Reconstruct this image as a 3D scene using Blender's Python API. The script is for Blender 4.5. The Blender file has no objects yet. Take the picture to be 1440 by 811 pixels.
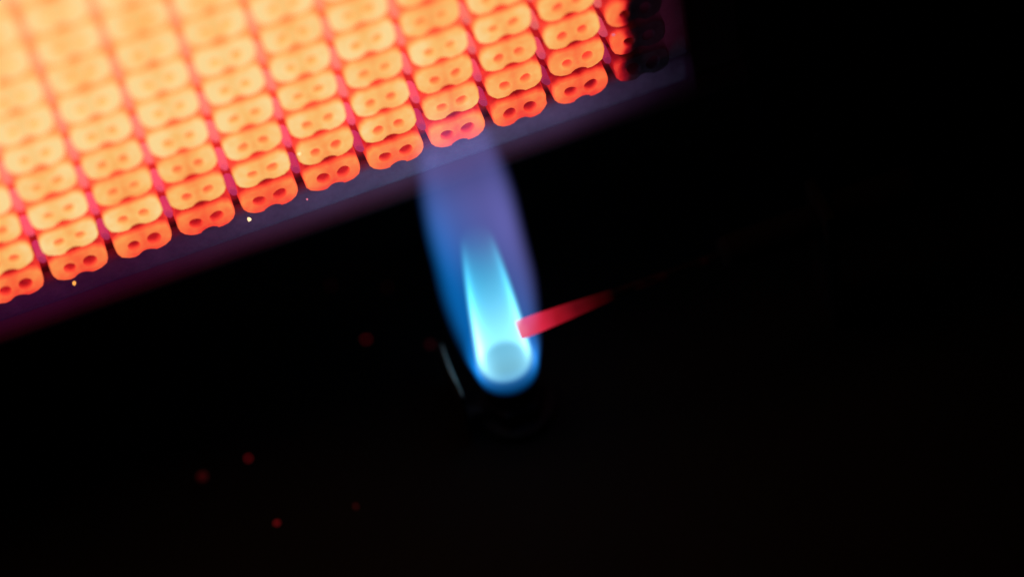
import bpy, bmesh, math, random
from mathutils import Vector, Matrix

# ------------------------------------------------------------------ camera, world, render
P = 0.008                      # column pitch of the ceramic cells: 8 mm
ROW = 0.617                    # row pitch in column pitches
sc = bpy.context.scene
COL = sc.collection

cam_d = bpy.data.cameras.new('camera')
cam = bpy.data.objects.new('camera', cam_d)
COL.objects.link(cam)
cam.location = (-6.2354*P, -28.4685*P, 31.9973*P)
cam.rotation_euler = (0.66281386, 0.13734400, -0.33092343)
cam_d.sensor_width = 36.0
cam_d.lens = 100.0
cam_d.clip_start = 0.01
cam_d.clip_end = 10.0
cam_d.dof.use_dof = True
cam_d.dof.focus_distance = 43.0*P
cam_d.dof.aperture_fstop = 5.4
sc.camera = cam

w = bpy.data.worlds.new('World'); sc.world = w; w.use_nodes = True
bg = w.node_tree.nodes['Background']
bg.inputs['Color'].default_value = (0.010, 0.006, 0.012, 1)   # the room beyond is as good as dark
bg.inputs['Strength'].default_value = 0.05
sc.view_settings.view_transform = 'Standard'
sc.view_settings.look = 'None'
sc.view_settings.exposure = 0.0
sc.view_settings.gamma = 1.0
sc.cycles.use_denoising = True
sc.cycles.max_bounces = 5
sc.cycles.transparent_max_bounces = 16
sc.cycles.volume_step_rate = 0.6
sc.cycles.volume_max_steps = 256

# ------------------------------------------------------------------ helpers
def link(o, parent=None):
    COL.objects.link(o)
    if parent is not None:
        o.parent = parent
    return o

def mesh_obj(name, bm, mat, parent=None, smooth=False):
    me = bpy.data.meshes.new(name)
    bmesh.ops.recalc_face_normals(bm, faces=bm.faces[:])
    bm.to_mesh(me); bm.free()
    if smooth:
        for p in me.polygons: p.use_smooth = True
    me.materials.append(mat)
    return link(bpy.data.objects.new(name, me), parent)

def empty(name, loc=(0, 0, 0)):
    o = bpy.data.objects.new(name, None)
    o.location = loc; o.empty_display_size = 0.002
    return link(o)

def tag(o, label=None, cat=None, group=None, kind=None):
    if label: o['label'] = label
    if cat: o['category'] = cat
    if group: o['group'] = group
    if kind: o['kind'] = kind
    return o

def box(bm, x0, x1, y0, y1, z0, z1, bevel=0.0, seg=2):
    r = bmesh.ops.create_cube(bm, size=1.0)
    vs = r['verts']
    for v in vs:
        v.co = Vector((((x0+x1)/2 + v.co.x*(x1-x0))*P, ((y0+y1)/2 + v.co.y*(y1-y0))*P, ((z0+z1)/2 + v.co.z*(z1-z0))*P))
    if bevel:
        es = list({e for v in vs for e in v.link_edges})
        bmesh.ops.bevel(bm, geom=es, offset=bevel*P, segments=seg, affect='EDGES', profile=0.5)

def sweep(bm, pts, radii, n=16, caps=True):
    """round bar through points (in pitches) with a radius at each"""
    pts = [Vector(p) for p in pts]
    rings = []
    for i, p in enumerate(pts):
        d = (pts[min(i+1, len(pts)-1)] - pts[max(i-1, 0)]).normalized()
        a = d.orthogonal().normalized() if i == 0 else (a - d*a.dot(d)).normalized()
        b = d.cross(a)
        rings.append([bm.verts.new((p + (a*math.cos(t) + b*math.sin(t))*radii[i])*P)
                      for t in [2*math.pi*k/n for k in range(n)]])
    for r0, r1 in zip(rings, rings[1:]):
        for k in range(n):
            bm.faces.new((r0[k], r0[(k+1) % n], r1[(k+1) % n], r1[k]))
    if caps:
        bm.faces.new(rings[0][::-1]); bm.faces.new(rings[-1])

def lathe(bm, prof, n=40, scale=P, close=False):
    """prof: list of (radius, z)"""
    rings = []
    for r, z in prof:
        if r < 1e-6:
            rings.append([bm.verts.new((0, 0, z*scale))])
        else:
            rings.append([bm.verts.new((r*math.cos(t)*scale, r*math.sin(t)*scale, z*scale))
                          for t in [2*math.pi*k/n for k in range(n)]])
    pairs = list(zip(rings, rings[1:]))
    if close: pairs.append((rings[-1], rings[0]))
    for a, b in pairs:
        for k in range(n):
            q = (k+1) % n
            if len(a) == 1 and len(b) == 1: continue
            if len(a) == 1: bm.faces.new((a[0], b[q], b[k]))
            elif len(b) == 1: bm.faces.new((a[k], a[q], b[0]))
            else: bm.faces.new((a[k], a[q], b[q], b[k]))

# --- small expression layer over shader nodes
class E:
    def __init__(s, nt, sock): s.nt, s.k = nt, sock
    def _m(s, op, *a, clamp=False):
        n = s.nt.nodes.new('ShaderNodeMath'); n.operation = op; n.use_clamp = clamp
        for i, v in enumerate((s,) + a):
            if isinstance(v, E): s.nt.links.new(v.k, n.inputs[i])
            else: n.inputs[i].default_value = v
        return E(s.nt, n.outputs[0])
    def __add__(s, o): return s._m('ADD', o)
    __radd__ = __add__
    def __sub__(s, o): return s._m('SUBTRACT', o)
    def __rsub__(s, o): return s._m('MULTIPLY', -1.0)._m('ADD', o)
    def __mul__(s, o): return s._m('MULTIPLY', o)
    __rmul__ = __mul__
    def __truediv__(s, o): return s._m('DIVIDE', o)
    def pow(s, o): return s._m('POWER', o)
    def exp(s): return s._m('EXPONENT')
    def abs(s): return s._m('ABSOLUTE')
    def sqrt(s): return s._m('SQRT')
    def clamp(s): return s._m('ADD', 0.0, clamp=True)
    def max(s, o): return s._m('MAXIMUM', o)
    def min(s, o): return s._m('MINIMUM', o)
    def step(s, a, b):
        """smoothstep a..b -> 0..1 (a may exceed b)"""
        n = s.nt.nodes.new('ShaderNodeMapRange'); n.interpolation_type = 'SMOOTHSTEP'
        s.nt.links.new(s.k, n.inputs[0])
        lo, hi, f, t = (a, b, 0.0, 1.0) if a < b else (b, a, 1.0, 0.0)
        for i, v in zip((1, 2, 3, 4), (lo, hi, f, t)): n.inputs[i].default_value = v
        return E(s.nt, n.outputs[0])
    def curve(s, pts, x0, x1, y1):
        """piecewise linear/smooth curve through (x, y) points"""
        t = (s - x0)*(1.0/(x1-x0))
        n = s.nt.nodes.new('ShaderNodeFloatCurve')
        s.nt.links.new(t.k, n.inputs['Value'])
        c = n.mapping.curves[0]
        q = [((x-x0)/(x1-x0), y/y1) for x, y in pts]
        c.points[0].location = q[0]; c.points[1].location = q[-1]
        for a in q[1:-1]: c.points.new(*a)
        n.mapping.update()
        return E(s.nt, n.outputs[0])*y1
    def ramp(s, stops):
        n = s.nt.nodes.new('ShaderNodeValToRGB')
        s.nt.links.new(s.k, n.inputs[0])
        el = n.color_ramp.elements
        while len(el) > 1: el.remove(el[-1])
        el[0].position = stops[0][0]; el[0].color = (*stops[0][1], 1)
        for p, c in stops[1:]:
            e = el.new(p); e.color = (*c, 1)
        return n.outputs[0]

def new_mat(name):
    m = bpy.data.materials.new(name); m.use_nodes = True
    nt = m.node_tree
    return m, nt, nt.nodes.get('Principled BSDF'), nt.nodes.get('Material Output')

def xyz(nt, sock, k=1.0):
    s = nt.nodes.new('ShaderNodeSeparateXYZ'); nt.links.new(sock, s.inputs[0])
    return [E(nt, o)*k for o in s.outputs]

def noise(nt, sock, scale, detail=3.0, rough=0.5):
    n = nt.nodes.new('ShaderNodeTexNoise')
    n.inputs['Scale'].default_value = scale; n.inputs['Detail'].default_value = detail
    n.inputs['Roughness'].default_value = rough
    if sock is not None: nt.links.new(sock, n.inputs['Vector'])
    return E(nt, n.outputs[0])

def bump(nt, bsdf, h, dist, strength=0.6):
    b = nt.nodes.new('ShaderNodeBump'); b.inputs['Distance'].default_value = dist
    b.inputs['Strength'].default_value = strength
    nt.links.new(h.k, b.inputs['Height']); nt.links.new(b.outputs[0], bsdf.inputs['Normal'])

def mixcol(nt, fac, a, b):
    m = nt.nodes.new('ShaderNodeMix'); m.data_type = 'RGBA'
    nt.links.new(fac.k, m.inputs[0])
    for s, v in ((m.inputs[6], a), (m.inputs[7], b)):
        if isinstance(v, tuple): s.default_value = (*v, 1)
        else: nt.links.new(v, s)
    return m.outputs[2]

# ------------------------------------------------------------------ materials
HEAT = [(0.00, (0, 0, 0)), (0.14, (0.012, 0.0003, 0.0008)), (0.30, (0.20, 0.001, 0.006)),
        (0.42, (0.55, 0.010, 0.012)), (0.54, (0.95, 0.055, 0.030)), (0.66, (1.0, 0.150, 0.048)),
        (0.80, (1.0, 0.340, 0.085)), (0.90, (1.0, 0.520, 0.150)), (1.0, (1.0, 0.700, 0.300))]

def hot_ceramic():
    """porous ceramic that glows by its own heat: hot in the burning field, cooler at the bottom
    row, cold past the last column, cooler in the ports and grooves where the gas comes through"""
    m, nt, b, out = new_mat('glowing_ceramic')
    geo = nt.nodes.new('ShaderNodeNewGeometry'); tc = nt.nodes.new('ShaderNodeTexCoord')
    x, y, z = xyz(nt, geo.outputs['Position'], 1.0/P)
    lx, ly, lz = xyz(nt, tc.outputs['Object'], 1.0/P)
    oi = nt.nodes.new('ShaderNodeObjectInfo'); rnd = E(nt, oi.outputs['Random'])
    face = z.curve([(-1.2, .12), (-.75, .2), (-.32, .53), (-.1, .66), (.2, .745), (.28, .77), (.36, .905),
                    (.9, .915), (1.8, .92), (3.5, .925), (6, .93), (10, .93)], -1.2, 10, 1.0)
    left = (x*-1.0).step(-0.5, 7.0)
    face = face + left*0.075*z.step(0.3, 2.5) - x.step(-3.0, .6)*.075
    face = face + (rnd - 0.5)*0.045
    face = face + (noise(nt, geo.outputs['Position'], 1.6/P, 2) - 0.5)*0.13
    face = face + (noise(nt, geo.outputs['Position'], 7/P, 4) - 0.5)*0.17
    face = face + (lx.abs().min(.44) - 0.2)*0.27*E(nt, oi.outputs['Object Index']).min(1.0)
    drop = z.curve([(-1, .42), (-.28, .36), (-.12, .285), (.12, .285), (.32, .42), (.5, .44), (1.0, .40), (1.8, .34), (3, .26), (8, .20)], -1, 8, 1.0)
    depth = (y*(1.0/0.13)).max(0.0).min(1.0).pow(.8) + (y*(1.0/.4)).max(0.0).min(1.0)*.25
    px = lx.abs() - .162
    port = (px*px + lz*lz).sqrt().step(.145, .115)*E(nt, oi.outputs['Object Index']).min(1.0)*z.step(.3, .45)
    t = face - drop*depth*(1.0 - port*.36)
    edge = x - z*0.05 + (noise(nt, geo.outputs['Position'], 2.2/P, 2) - .5)*.35
    t = t*edge.step(.95, 0.62)*(1.0 - x.step(0.4, 0.8)*z.step(0.5, 0.1)*0.18)*(1.0 - x.step(.45, .62)*.20)
    t = t.clamp()
    nt.links.new(t.ramp(HEAT), b.inputs['Emission Color'])
    b.inputs['Emission Strength'].default_value = 0.96
    n2 = noise(nt, geo.outputs['Position'], 6/P, 4)
    nt.links.new(n2.ramp([(0.3, (.20, .13, .10)), (0.7, (.34, .25, .20))]), b.inputs['Base Color'])
    b.inputs['Roughness'].default_value = 0.95
    b.inputs['Specular IOR Level'].default_value = 0.1
    return m

def stud_glow():
    """low posts at the crossings of the grooves, washed by the small blue gas flames there:
    their glow is pink where the ceramic is hot, violet along the cooler edge"""
    m, nt, b, out = new_mat('flame_washed_ceramic')
    geo = nt.nodes.new('ShaderNodeNewGeometry')
    x, y, z = xyz(nt, geo.outputs['Position'], 1.0/P)
    t = (z*.2).clamp() + (noise(nt, geo.outputs['Position'], 1.4/P, 2) - 0.5)*0.12
    c = t.clamp().ramp([(0, (.22, .010, .065)), (.08, (.45, .024, .105)), (.18, (.85, .070, .14)), (.35, (1, .165, .155)), (.6, (1, .23, .14)), (1, (1, .32, .14))])
    nt.links.new(c, b.inputs['Emission Color'])
    nt.links.new(((x - z*0.05).step(1.05, 0.4)*(1.0 - x.step(-3.5, 0.0)*.30)).k, b.inputs['Emission Strength'])
    b.inputs['Base Color'].default_value = (.3, .22, .2, 1)
    b.inputs['Roughness'].default_value = 0.95
    return m

def cool_ceramic():
    m, nt, b, out = new_mat('unheated_ceramic')
    geo = nt.nodes.new('ShaderNodeNewGeometry')
    n = noise(nt, geo.outputs['Position'], 3/P, 5, 0.6)
    nt.links.new(n.ramp([(.3, (.30, .25, .25)), (.55, (.46, .40, .40)), (.75, (.58, .52, .50))]), b.inputs['Base Color'])
    b.inputs['Roughness'].default_value = 0.95
    bump(nt, b, noise(nt, geo.outputs['Position'], 10/P, 4), 0.03*P)
    return m

def sooty_metal(name, dark=(.010, .009, .010), light=(.022, .016, .014), rough=.7, metallic=0.0, scale=1.2):
    m, nt, b, out = new_mat(name)
    geo = nt.nodes.new('ShaderNodeNewGeometry')
    n = noise(nt, geo.outputs['Position'], scale/P, 6, 0.62)
    nt.links.new(n.ramp([(.35, dark), (.65, light)]), b.inputs['Base Color'])
    nt.links.new((n*0.3 + (rough-0.15)).k, b.inputs['Roughness'])
    b.inputs['Metallic'].default_value = metallic
    b.inputs['Specular IOR Level'].default_value = 0.15
    bump(nt, b, noise(nt, geo.outputs['Position'], 8/P, 4), 0.02*P, 0.4)
    return m

def probe_metal(x_tip):
    """the sensor rod: tip red hot in the flame, dark a dozen millimetres further on"""
    m, nt, b, out = new_mat('red_hot_steel')
    geo = nt.nodes.new('ShaderNodeNewGeometry')
    x, y, z = xyz(nt, geo.outputs['Position'], 1.0/P)
    t = ((x - x_tip)*(1/1.6)).clamp() + (noise(nt, geo.outputs['Position'], 3/P, 3) - .5)*.10
    c = t.clamp().ramp([(0, (.85, .14, .16)), (.10, (.72, .05, .09)), (.22, (.66, .020, .055)), (.38, (.33, .006, .016)),
                        (.60, (.10, .002, .005)), (.82, (.026, .0004, .001)), (1, (0, 0, 0))])
    nt.links.new(c, b.inputs['Emission Color'])
    b.inputs['Emission Strength'].default_value = 1.0
    b.inputs['Base Color'].default_value = (.004, .003, .003, 1); b.inputs['Specular IOR Level'].default_value = .05
    b.inputs['Roughness'].default_value = 0.6
    bump(nt, b, noise(nt, geo.outputs['Position'], 9/P, 4), 0.02*P, 0.5)
    return m

def ember_mat(name, col, strength):
    m, nt, b, out = new_mat(name)
    b.inputs['Base Color'].default_value = (.3, .2, .15, 1)
    b.inputs['Emission Color'].default_value = (*col, 1)
    b.inputs['Emission Strength'].default_value = strength
    return m

def flake_mat(name, col):
    m, nt, b, out = new_mat(name)
    geo = nt.nodes.new('ShaderNodeNewGeometry')
    n = noise(nt, geo.outputs['Position'], 20/P, 3)
    nt.links.new(n.ramp([(.3, tuple(c*.6 for c in col)), (.7, col)]), b.inputs['Base Color'])
    b.inputs['Roughness'].default_value = .8
    b.inputs['Emission Color'].default_value = (1, .02, .05, 1)      # weak red glow added so the flakes show in the dark
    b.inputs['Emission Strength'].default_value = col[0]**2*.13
    return m

def volume_mat(name):
    m = bpy.data.materials.new(name); m.use_nodes = True
    nt = m.node_tree; nt.nodes.clear()
    out = nt.nodes.new('ShaderNodeOutputMaterial')
    em = nt.nodes.new('ShaderNodeEmission')
    nt.links.new(em.outputs[0], out.inputs['Volume'])
    tc = nt.nodes.new('ShaderNodeTexCoord')
    return m, nt, em, tc

FL_R = [(-.45, .50), (-.1, .535), (.3, .62), (.8, .72), (1.4, .79), (2.0, .825), (2.8, .815), (3.5, .80),
        (4.2, .77), (4.8, .71), (5.4, .62), (6.0, .50), (6.5, .34)]
CO_R = [(-.2, .425), (.0, .425), (.5, .405), (1.0, .385), (1.5, .365), (2.1, .33), (2.8, .28), (3.4, .235)]

def outer_flame_mat():
    m, nt, em, tc = volume_mat('outer_flame_gas')
    x, y, z = xyz(nt, tc.outputs['Object'])
    R = z.curve(FL_R, -.45, 6.5, 1.0)
    wob = (noise(nt, tc.outputs['Object'], 0.8, 1) - .5)*.06
    rho = (x*x + y*y).sqrt()/R + wob
    prof = rho.step(1.03, .62)*(z.step(2.3, 3.7)*.32 + 0.16 + rho.step(.25, .92)*1.0)
    fade = z.step(6.4, 3.2)*0.86 + 0.14*z.step(6.4, 5.2)
    base = z.step(-.34, -.10)
    low = 1.0 + z.step(.6, -.05)*rho.step(.72, .95)*18.0
    inten = prof*fade*base*low
    hue = (z - 1.2 + x*2.6 - y*0.0)
    col = mixcol(nt, hue.step(-.6, 3.4), (.003, .135, .47), (.105, .105, .355))
    nt.links.new(col, em.inputs['Color'])
    nt.links.new((inten*(.76/(1.05*P))).k, em.inputs['Strength'])
    return m

def inner_flame_mat():
    m, nt, em, tc = volume_mat('inner_flame_gas')
    x, y, z = xyz(nt, tc.outputs['Object'])
    R = z.curve(CO_R, -.2, 3.4, 1.0)
    r = (x*x + y*y).sqrt()
    d = (r - R + 0.035)*(1.0/0.050)
    shell = (d*d*-1.0).exp() + r.step(.5, .1)*.05
    fade = z.step(3.25, .1).pow(0.7)*z.step(-.2, .06)
    side = 1.0 + x.step(-.1, -.45)*.35
    fill = fade*shell*side
    col = mixcol(nt, z.step(.1, 2.2), (.33, .82, .91), (.085, .64, .82))
    nt.links.new(col, em.inputs['Color'])
    nt.links.new((fill*(.74/(.21*P))).k, em.inputs['Strength'])
    return m

def film_mat():
    m, nt, em, tc = volume_mat('thin_blue_gas_film')
    geo = nt.nodes.new('ShaderNodeNewGeometry')
    x, y, z = xyz(nt, geo.outputs['Position'], 1.0/P)
    a = z.step(-1.15, -.45)*z.step(.05, -.3)*y.step(-.16, .02)
    a = a*(x.step(1.9, -.6)*.86 + .14)*(0.6 + noise(nt, geo.outputs['Position'], 0.9/P, 2)*.8)
    near = (x + 2.3).abs().step(5.5, .3)
    col = mixcol(nt, near, (.026, .003, .026), (.060, .042, .106))
    nt.links.new(col, em.inputs['Color'])
    nt.links.new((a*(.80/(.46*P))).k, em.inputs['Strength'])
    return m

M_HOT = hot_ceramic(); M_STUD = stud_glow(); M_COOL = cool_ceramic()
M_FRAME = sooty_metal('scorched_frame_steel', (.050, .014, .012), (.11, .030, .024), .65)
nt_ = M_FRAME.node_tree; b_ = nt_.nodes['Principled BSDF']
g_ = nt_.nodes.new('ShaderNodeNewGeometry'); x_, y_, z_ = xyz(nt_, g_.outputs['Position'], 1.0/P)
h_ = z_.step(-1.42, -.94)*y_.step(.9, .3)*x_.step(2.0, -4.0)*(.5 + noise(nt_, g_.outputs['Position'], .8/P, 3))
b_.inputs['Emission Color'].default_value = (1, .03, .06, 1)      # red glow below the plaque, put into the rail as emission
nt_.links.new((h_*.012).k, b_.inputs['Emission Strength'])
M_CASE = sooty_metal('black_casing', (.0035, .0030, .0035), (.0075, .0055, .0055), .85, scale=.5)
M_PILOT = sooty_metal('sooty_pilot_steel', (.008, .008, .009), (.02, .017, .016), .6)
M_EDGE = sooty_metal('bare_steel_edge', (.16, .26, .25), (.50, .62, .58), .4, scale=2.5)
M_INSUL = sooty_metal('dark_ceramic_insulator', (.0025, .002, .002), (.005, .0035, .0035), .9)
M_PROBE = probe_metal(-2.035)

# ------------------------------------------------------------------ the casing behind and below
FLOOR = -5.2
bm = bmesh.new(); box(bm, -30, 24, -14, 2.5, FLOOR-.2, FLOOR)
tag(mesh_obj('casing_floor', bm, M_CASE), kind='structure')
bm = bmesh.new(); box(bm, -30, 24, 2.504, 2.8, FLOOR-.2, 14)
tag(mesh_obj('casing_back_wall', bm, M_CASE), kind='structure')

# ------------------------------------------------------------------ the ceramic burner plaque
C0, C1, ROWS = -13, 1, 14
plaque = tag(empty('burner_plaque', (0, .7*P, -1.05*P)),
             'glowing orange perforated ceramic burner plaque with rows of two-holed cells', 'gas burner')
PO = Matrix.Translation((0, -.7*P, 1.05*P))
def to_plaque(o):
    o.parent = plaque
    o.location = Vector(o.location) + Vector((0, -.7*P, 1.05*P))
    return o

bm = bmesh.new(); box(bm, C0-.55, 1.44, .40, .95, -.33, (ROWS-.5)*ROW)
to_plaque(mesh_obj('groove_floor', bm, M_HOT))
bm = bmesh.new()
box(bm, C0-.55, 1.80, .25, .96, -.95, -.332, .11, 4)
to_plaque(mesh_obj('lower_border', bm, M_COOL))
bm = bmesh.new()
box(bm, 1.442, 1.80, .252, .955, -.330, (ROWS-.5)*ROW, .03)
to_plaque(mesh_obj('side_border', bm, M_COOL))

HX, HR = .162, .095
def half_outline(theta):
    """distance from the port's centre to the edge of the right half of a cell, along theta"""
    c, s = math.cos(theta), math.sin(theta)
    def inside(x, z):
        if x < 0: return False
        for zc, rad in ((1, .16), (-1, .235)):
            cx, cz = .438-rad, zc*(.270-rad)
            if x > cx and (z-cz)*zc > 0:
                return (x-cx)**2 + (z-cz)**2 <= rad*rad
        if x > .438 or abs(z) > .270: return False
        if x*x + (z+.365)**2 < .165**2: return False
        if x*x + (z-.432)**2 < .17**2: return False
        return True
    lo, hi = 0.0, .8
    for _ in range(40):
        mid = (lo+hi)/2
        if inside(HX+c*mid, s*mid): lo = mid
        else: hi = mid
    return lo
ang = sorted([2*math.pi*k/18 for k in range(18)] +
             [math.atan2(-.200, -HX) % (2*math.pi), math.atan2(.262, -HX) % (2*math.pi), math.atan2(-.268, -.03) % (2*math.pi)])
def cell_mesh(seed, port=1.0):
    rng = random.Random(seed)
    bm = bmesh.new()
    for side in (1, -1):
        hx = HX + rng.uniform(-.008, .008); hz = rng.uniform(-.010, .010); hr = HR*port*rng.uniform(.92, 1.08)
        rings = [[] for _ in range(6)]
        for a in ang:
            L = half_outline(a); c, s = math.cos(a), math.sin(a)
            ox, oz = HX + c*L, s*L
            mid = abs(ox) < 1e-4
            wob = 1 + rng.uniform(-.03, .03)
            for k, (d, y) in enumerate(((.030, .004), (.0, .035), (-.012, .41))):
                q = (L-d)/L*(wob if not mid else 1)
                rings[2+k].append((0.0 if mid else max(0.0, HX + c*L*q), y, oz*(1 if mid else q) - (math.copysign(d, oz) if mid else 0)))
            e = 1 + .10*math.sin(2*a+seed)
            rings[1].append((hx + c*(hr+.014)*e, .0, hz + s*(hr+.014)*e))
            rings[0].append((hx + c*hr, .022, hz + s*hr))
            rings[5].append((hx + c*hr*.92, .38, hz + s*hr*.92))
        V = [[bm.verts.new((side*x*P, y*P, z*P)) for x, y, z in r] for r in rings]
        n = len(ang)
        for k in range(n):
            q = (k+1) % n
            both = abs(rings[3][k][0]) < 1e-4 and abs(rings[3][q][0]) < 1e-4
            for a, b in ((5, 0), (0, 1), (1, 2), (2, 3), (3, 4)):
                if both and a in (2, 3): continue
                try: bm.faces.new((V[a][k], V[a][q], V[b][q], V[b][k]))
                except ValueError: pass
        bm.faces.new(V[5])
    bmesh.ops.remove_doubles(bm, verts=bm.verts[:], dist=1e-6)
    bmesh.ops.recalc_face_normals(bm, faces=bm.faces[:])
    me = bpy.data.meshes.new('ceramic_cell'); bm.to_mesh(me); bm.free()
    me.materials.append(M_HOT)
    return me
cells = [cell_mesh(k, .92) for k in range(6)]
low_cells = [cell_mesh(k+10, 1.10) for k in range(4)]

def stud_mesh(seed):
    rng = random.Random(seed+50)
    bm = bmesh.new()
    rings = []
    for y, s in ((.41, 1.15), (.13, 1.0), (.10, .8)):
        rings.append([bm.verts.new((.066*s*math.cos(t)*P - .02*P*math.sin(t), y*P, .105*s*math.sin(t)*P)) for t in [2*math.pi*k/8 for k in range(8)]])
    for a, b in zip(rings, rings[1:]):
        for k in range(8): bm.faces.new((a[k], a[(k+1) % 8], b[(k+1) % 8], b[k]))
    bm.faces.new(rings[-1])
    bmesh.ops.recalc_face_normals(bm, faces=bm.faces[:])
    me = bpy.data.meshes.new('groove_stud'); bm.to_mesh(me); bm.free()
    me.materials.append(M_STUD)
    return me
stud = stud_mesh(0)

rng = random.Random(7)
for r in range(ROWS):
    for c in range(C0, C1+1):
        o = link(bpy.data.objects.new('ceramic_cell', rng.choice(cells if r else low_cells)))
        o.pass_index = 1
        o.location = ((c + rng.uniform(-.010, .010))*P, rng.uniform(-.012, .012)*P, (r*ROW + rng.uniform(-.008, .008))*P)
        o.rotation_euler = (rng.uniform(-.012, .012), rng.uniform(-.018, .018), rng.uniform(-.012, .012))
        to_plaque(o)
for r in range(ROWS-1):
    for c in range(C0, C1):
        o = link(bpy.data.objects.new('groove_stud', stud))
        o.location = ((c + .5 + rng.uniform(-.01, .01))*P, rng.uniform(-.03, .03)*P, ((r+.5)*ROW + rng.uniform(-.012, .012) - .03)*P)
        o.rotation_euler = (0, rng.uniform(-.15, .15), 0)
        to_plaque(o)
bm = bmesh.new(); box(bm, C0-.5, 1.79, -.16, .16, -1.14, .05)
film = to_plaque(mesh_obj('blue_gas_film', bm, film_mat()))
m_, nt_, em_, tc_ = volume_mat('added_glow_over_cold_cells')  # faint glow volume added to lift the unlit end cells out of black
gx, gy, gz = xyz(nt_, nt_.nodes.new('ShaderNodeNewGeometry').outputs['Position'], 1.0/P)
em_.inputs['Color'].default_value = (.020, .0028, .009, 1)
nt_.links.new((gx.step(.85, 1.2)*gx.step(2.0, 1.3)*gy.step(-.14, .05)*(1.0/(.55*P))).k, em_.inputs['Strength'])
bm = bmesh.new(); box(bm, .85, 1.79, -.14, .25, .055, (ROWS-.6)*ROW)
to_plaque(mesh_obj('added_side_glow', bm, m_))
film['label'] = 'faint violet film of burning gas along the lower border'

# ------------------------------------------------------------------ frame that holds the plaque
to_frame = to_plaque
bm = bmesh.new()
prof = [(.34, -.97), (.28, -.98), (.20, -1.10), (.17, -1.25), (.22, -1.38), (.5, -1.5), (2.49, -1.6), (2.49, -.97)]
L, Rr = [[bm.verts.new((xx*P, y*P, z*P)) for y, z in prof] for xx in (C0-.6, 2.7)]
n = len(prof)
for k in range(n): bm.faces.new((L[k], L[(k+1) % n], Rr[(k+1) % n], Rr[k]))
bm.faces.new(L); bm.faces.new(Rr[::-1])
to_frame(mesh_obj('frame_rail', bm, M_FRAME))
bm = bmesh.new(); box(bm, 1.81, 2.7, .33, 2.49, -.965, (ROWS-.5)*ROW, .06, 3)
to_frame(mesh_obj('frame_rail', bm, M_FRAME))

# ------------------------------------------------------------------ pilot burner
PX, PY, PZ = -2.315, -1.5, -3.83
pilot = tag(empty('pilot_burner', (PX*P, PY*P, FLOOR*P)), 'sooty black upright pilot tube below the blue flame', 'pilot burner')
def to_pilot(o):
    o.parent = pilot; return o
h = PZ - FLOOR
bm = bmesh.new()
lathe(bm, [(.29, h-1.2), (.29, h-.02), (.31, h), (.43, h), (.445, h-.02), (.44, .25), (.62, .20), (.62, .0), (0, 0), (0, h-1.2)], 48)
to_pilot(mesh_obj('tube', bm, M_PILOT, smooth=False))
bm = bmesh.new(); lathe(bm, [(.446, h-.75), (.53, h-.78), (.53, h-1.22), (.446, h-1.25)], 6, close=True)
to_pilot(mesh_obj('hexagonal_collar', bm, M_PILOT))
# bracket: a cheek plate to the left of the nozzle with a rolled upper edge, and the strip that joins it to the tube
bm = bmesh.new(); box(bm, -.875, -.815, -.30, .85, 0.0, h-.10, .012)
cheek = to_pilot(mesh_obj('bracket_cheek', bm, M_PILOT))
pts = [(-.80 - .05*math.cos((k/10-.5)*2.2), .82 - 1.10*k/10, h-.075) for k in range(11)]
bm = bmesh.new(); sweep(bm, pts, [.006+.015*math.sin(math.pi*k/10) for k in range(11)], 8)
e = mesh_obj('rolled_edge', bm, M_EDGE); e.parent = cheek
bm = bmesh.new(); box(bm, -.812, -.30, -.10, .10, .05, h-.9, .02)
to_pilot(mesh_obj('bracket_strip', bm, M_PILOT))

# ------------------------------------------------------------------ pilot flame
flame = tag(empty('pilot_flame', (PX*P, PY*P, PZ*P)), 'blue gas pilot flame with bright cyan core rising from the burner tube', 'flame')
fr = [(0, -.30)] + [(.475, -.30), (.53, -.1)] + [(r, z) for z, r in FL_R if z > 0] + [(.12, 6.62), (0, 6.66)]
bm = bmesh.new()
prof = [(r*1.02 if r > .2 else r, z) for r, z in fr]
lathe(bm, prof, 48, 1.0)
o = mesh_obj('outer_flame', bm, outer_flame_mat(), flame, True); o.scale = (P, P, P)
bm = bmesh.new()
prof = [(0, -.16), (.47, -.16), (.475, 0)] + [(r+.055, z) for z, r in CO_R if z > 0] + [(0, 3.42)]
lathe(bm, prof, 40, 1.0)
o = mesh_obj('inner_cone', bm, inner_flame_mat(), flame, True); o.scale = (P, P, P)
o['label'] = 'bright cyan inner cone of the flame'

# ------------------------------------------------------------------ flame sensor rod
RX, RY, RZ = -2.035, -1.7, -2.92
probe = tag(empty('sensor_rod', ((RX+4.2)*P, RY*P, FLOOR*P)), 'thin metal sensor rod with red hot tip poking into the blue flame', 'flame sensor')
def to_probe(o):
    o.parent = probe; o.location = Vector(o.location) - Vector(((RX+4.2)*P, RY*P, FLOOR*P)); return o
bm = bmesh.new()
xs = [0, .012, .35, .8, 1.3, 1.9, 2.6, 3.4]
sweep(bm, [(RX+x, RY, RZ+.028*min(x, 1.9)) for x in xs], [.145, .155, .148, .128, .100, .078, .07, .07], 20)
to_probe(mesh_obj('hot_rod', bm, M_PROBE))
bm = bmesh.new()
xs = [(3.38, .10), (3.40, .22), (3.5, .27), (5.2, .27), (5.25, .34), (6.6, .34), (6.62, .2)]
sweep(bm, [(RX+x, RY, RZ+.053) for x, r in xs], [r for x, r in xs], 24)
to_probe(mesh_obj('insulator', bm, M_INSUL))
bm = bmesh.new(); box(bm, RX+5.0, RX+5.18, RY-.45, RY+.45, FLOOR, RZ+.55, .04)
to_probe(mesh_obj('support_plate', bm, M_CASE))

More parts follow.
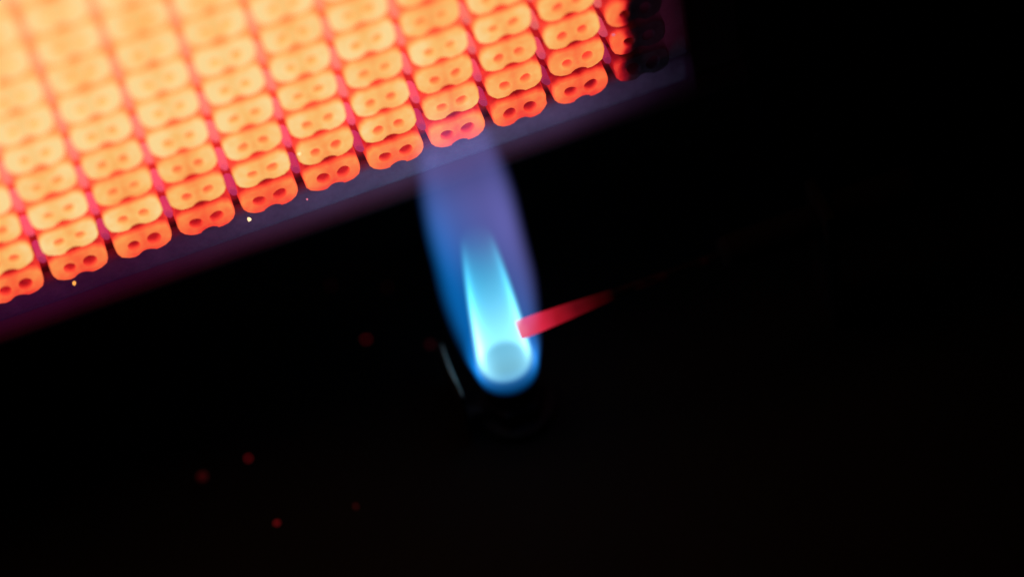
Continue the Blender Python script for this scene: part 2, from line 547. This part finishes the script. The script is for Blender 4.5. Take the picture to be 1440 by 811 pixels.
# ------------------------------------------------------------------ sparks and rust flakes
def grit(name, loc, size, mat, label, cat, group, seed, flat=1.0):
    rg = random.Random(seed)
    bm = bmesh.new(); bmesh.ops.create_icosphere(bm, subdivisions=1, radius=size*P)
    for v in bm.verts:
        v.co *= rg.uniform(.65, 1.25); v.co.z *= flat
    o = mesh_obj(name, bm, mat)
    o.location = Vector(loc)*P; o.rotation_euler = (0, 0, rg.uniform(0, 6))
    return tag(o, label, cat, group)
M_SPARK = ember_mat('yellow_hot_grit', (1, .72, .38), 1.4)
M_SPARK2 = ember_mat('orange_hot_grit', (1, .40, .08), 1.1)
M_SPARK3 = ember_mat('pink_hot_grit', (.9, .20, .28), .8)
G = 'bright sparks on the plaque'
grit('spark', (-5.398, -.045, -.242), .036, M_SPARK, 'brightest yellow-white spark under the bottom row of glowing cells', 'spark', G, 1)
grit('spark', (-8.176, -.045, -.29), .036, M_SPARK2, 'orange spark under the bottom row, leftmost of the sparks', 'spark', G, 2)
grit('spark', (-4.47, .1, -.42), .020, M_SPARK3, 'tiny pink spark on the dark border below the bottom row', 'spark', G, 3)
grit('spark', (-4.40, -.045, .757), .028, M_SPARK, 'pale yellow spark at the left end of a second row cell', 'spark', G, 4)
grit('spark', (.62, .0, .90), .026, M_SPARK3, 'pink spark in the last groove by the dark right edge', 'spark', G, 5)
M_FLK = flake_mat('red_rust_flake', (.9, .09, .07))
M_FLK2 = flake_mat('dull_rust_flake', (.40, .10, .10))
GF = 'dull red flakes in the dark below the plaque'
for i, (loc, s, mt, lab) in enumerate([
    ((-7.445, -.578, FLOOR+.03), .085, M_FLK2, 'largest dull red flake on the dark floor, at lower left'),
    ((-6.647, -.557, FLOOR+.02), .045, M_FLK, 'upright bright red flake on the dark floor, topmost at lower left'),
    ((-6.561, -1.963, FLOOR+.02), .045, M_FLK, 'round red flake on the dark floor near the bottom edge'),
    ((-5.300, -2.173, FLOOR+.02), .04, M_FLK2, 'dim purplish flake on the dark floor, rightmost of the flakes at the bottom'),
    ((-4.161, .939, FLOOR+.02), .04, M_FLK, 'small red flake on the dark floor between the plaque and the pale bracket edge'),
    ((-3.206, .383, FLOOR+.02), .06, M_FLK2, 'dull red flake just above the pale bracket edge left of the flame'),
    ((-3.503, 1.835, FLOOR+.02), .03, M_FLK2, 'tiny dim flake nearest the left side of the blue flame'),
    ((-4.382, 2.297, FLOOR+.02), .03, M_FLK2, 'tiny dim flake on the dark floor closest under the plaque'),
    ]):
    grit('rust_flake', loc, s, mt, lab, 'flake', GF, 20+i, .9)
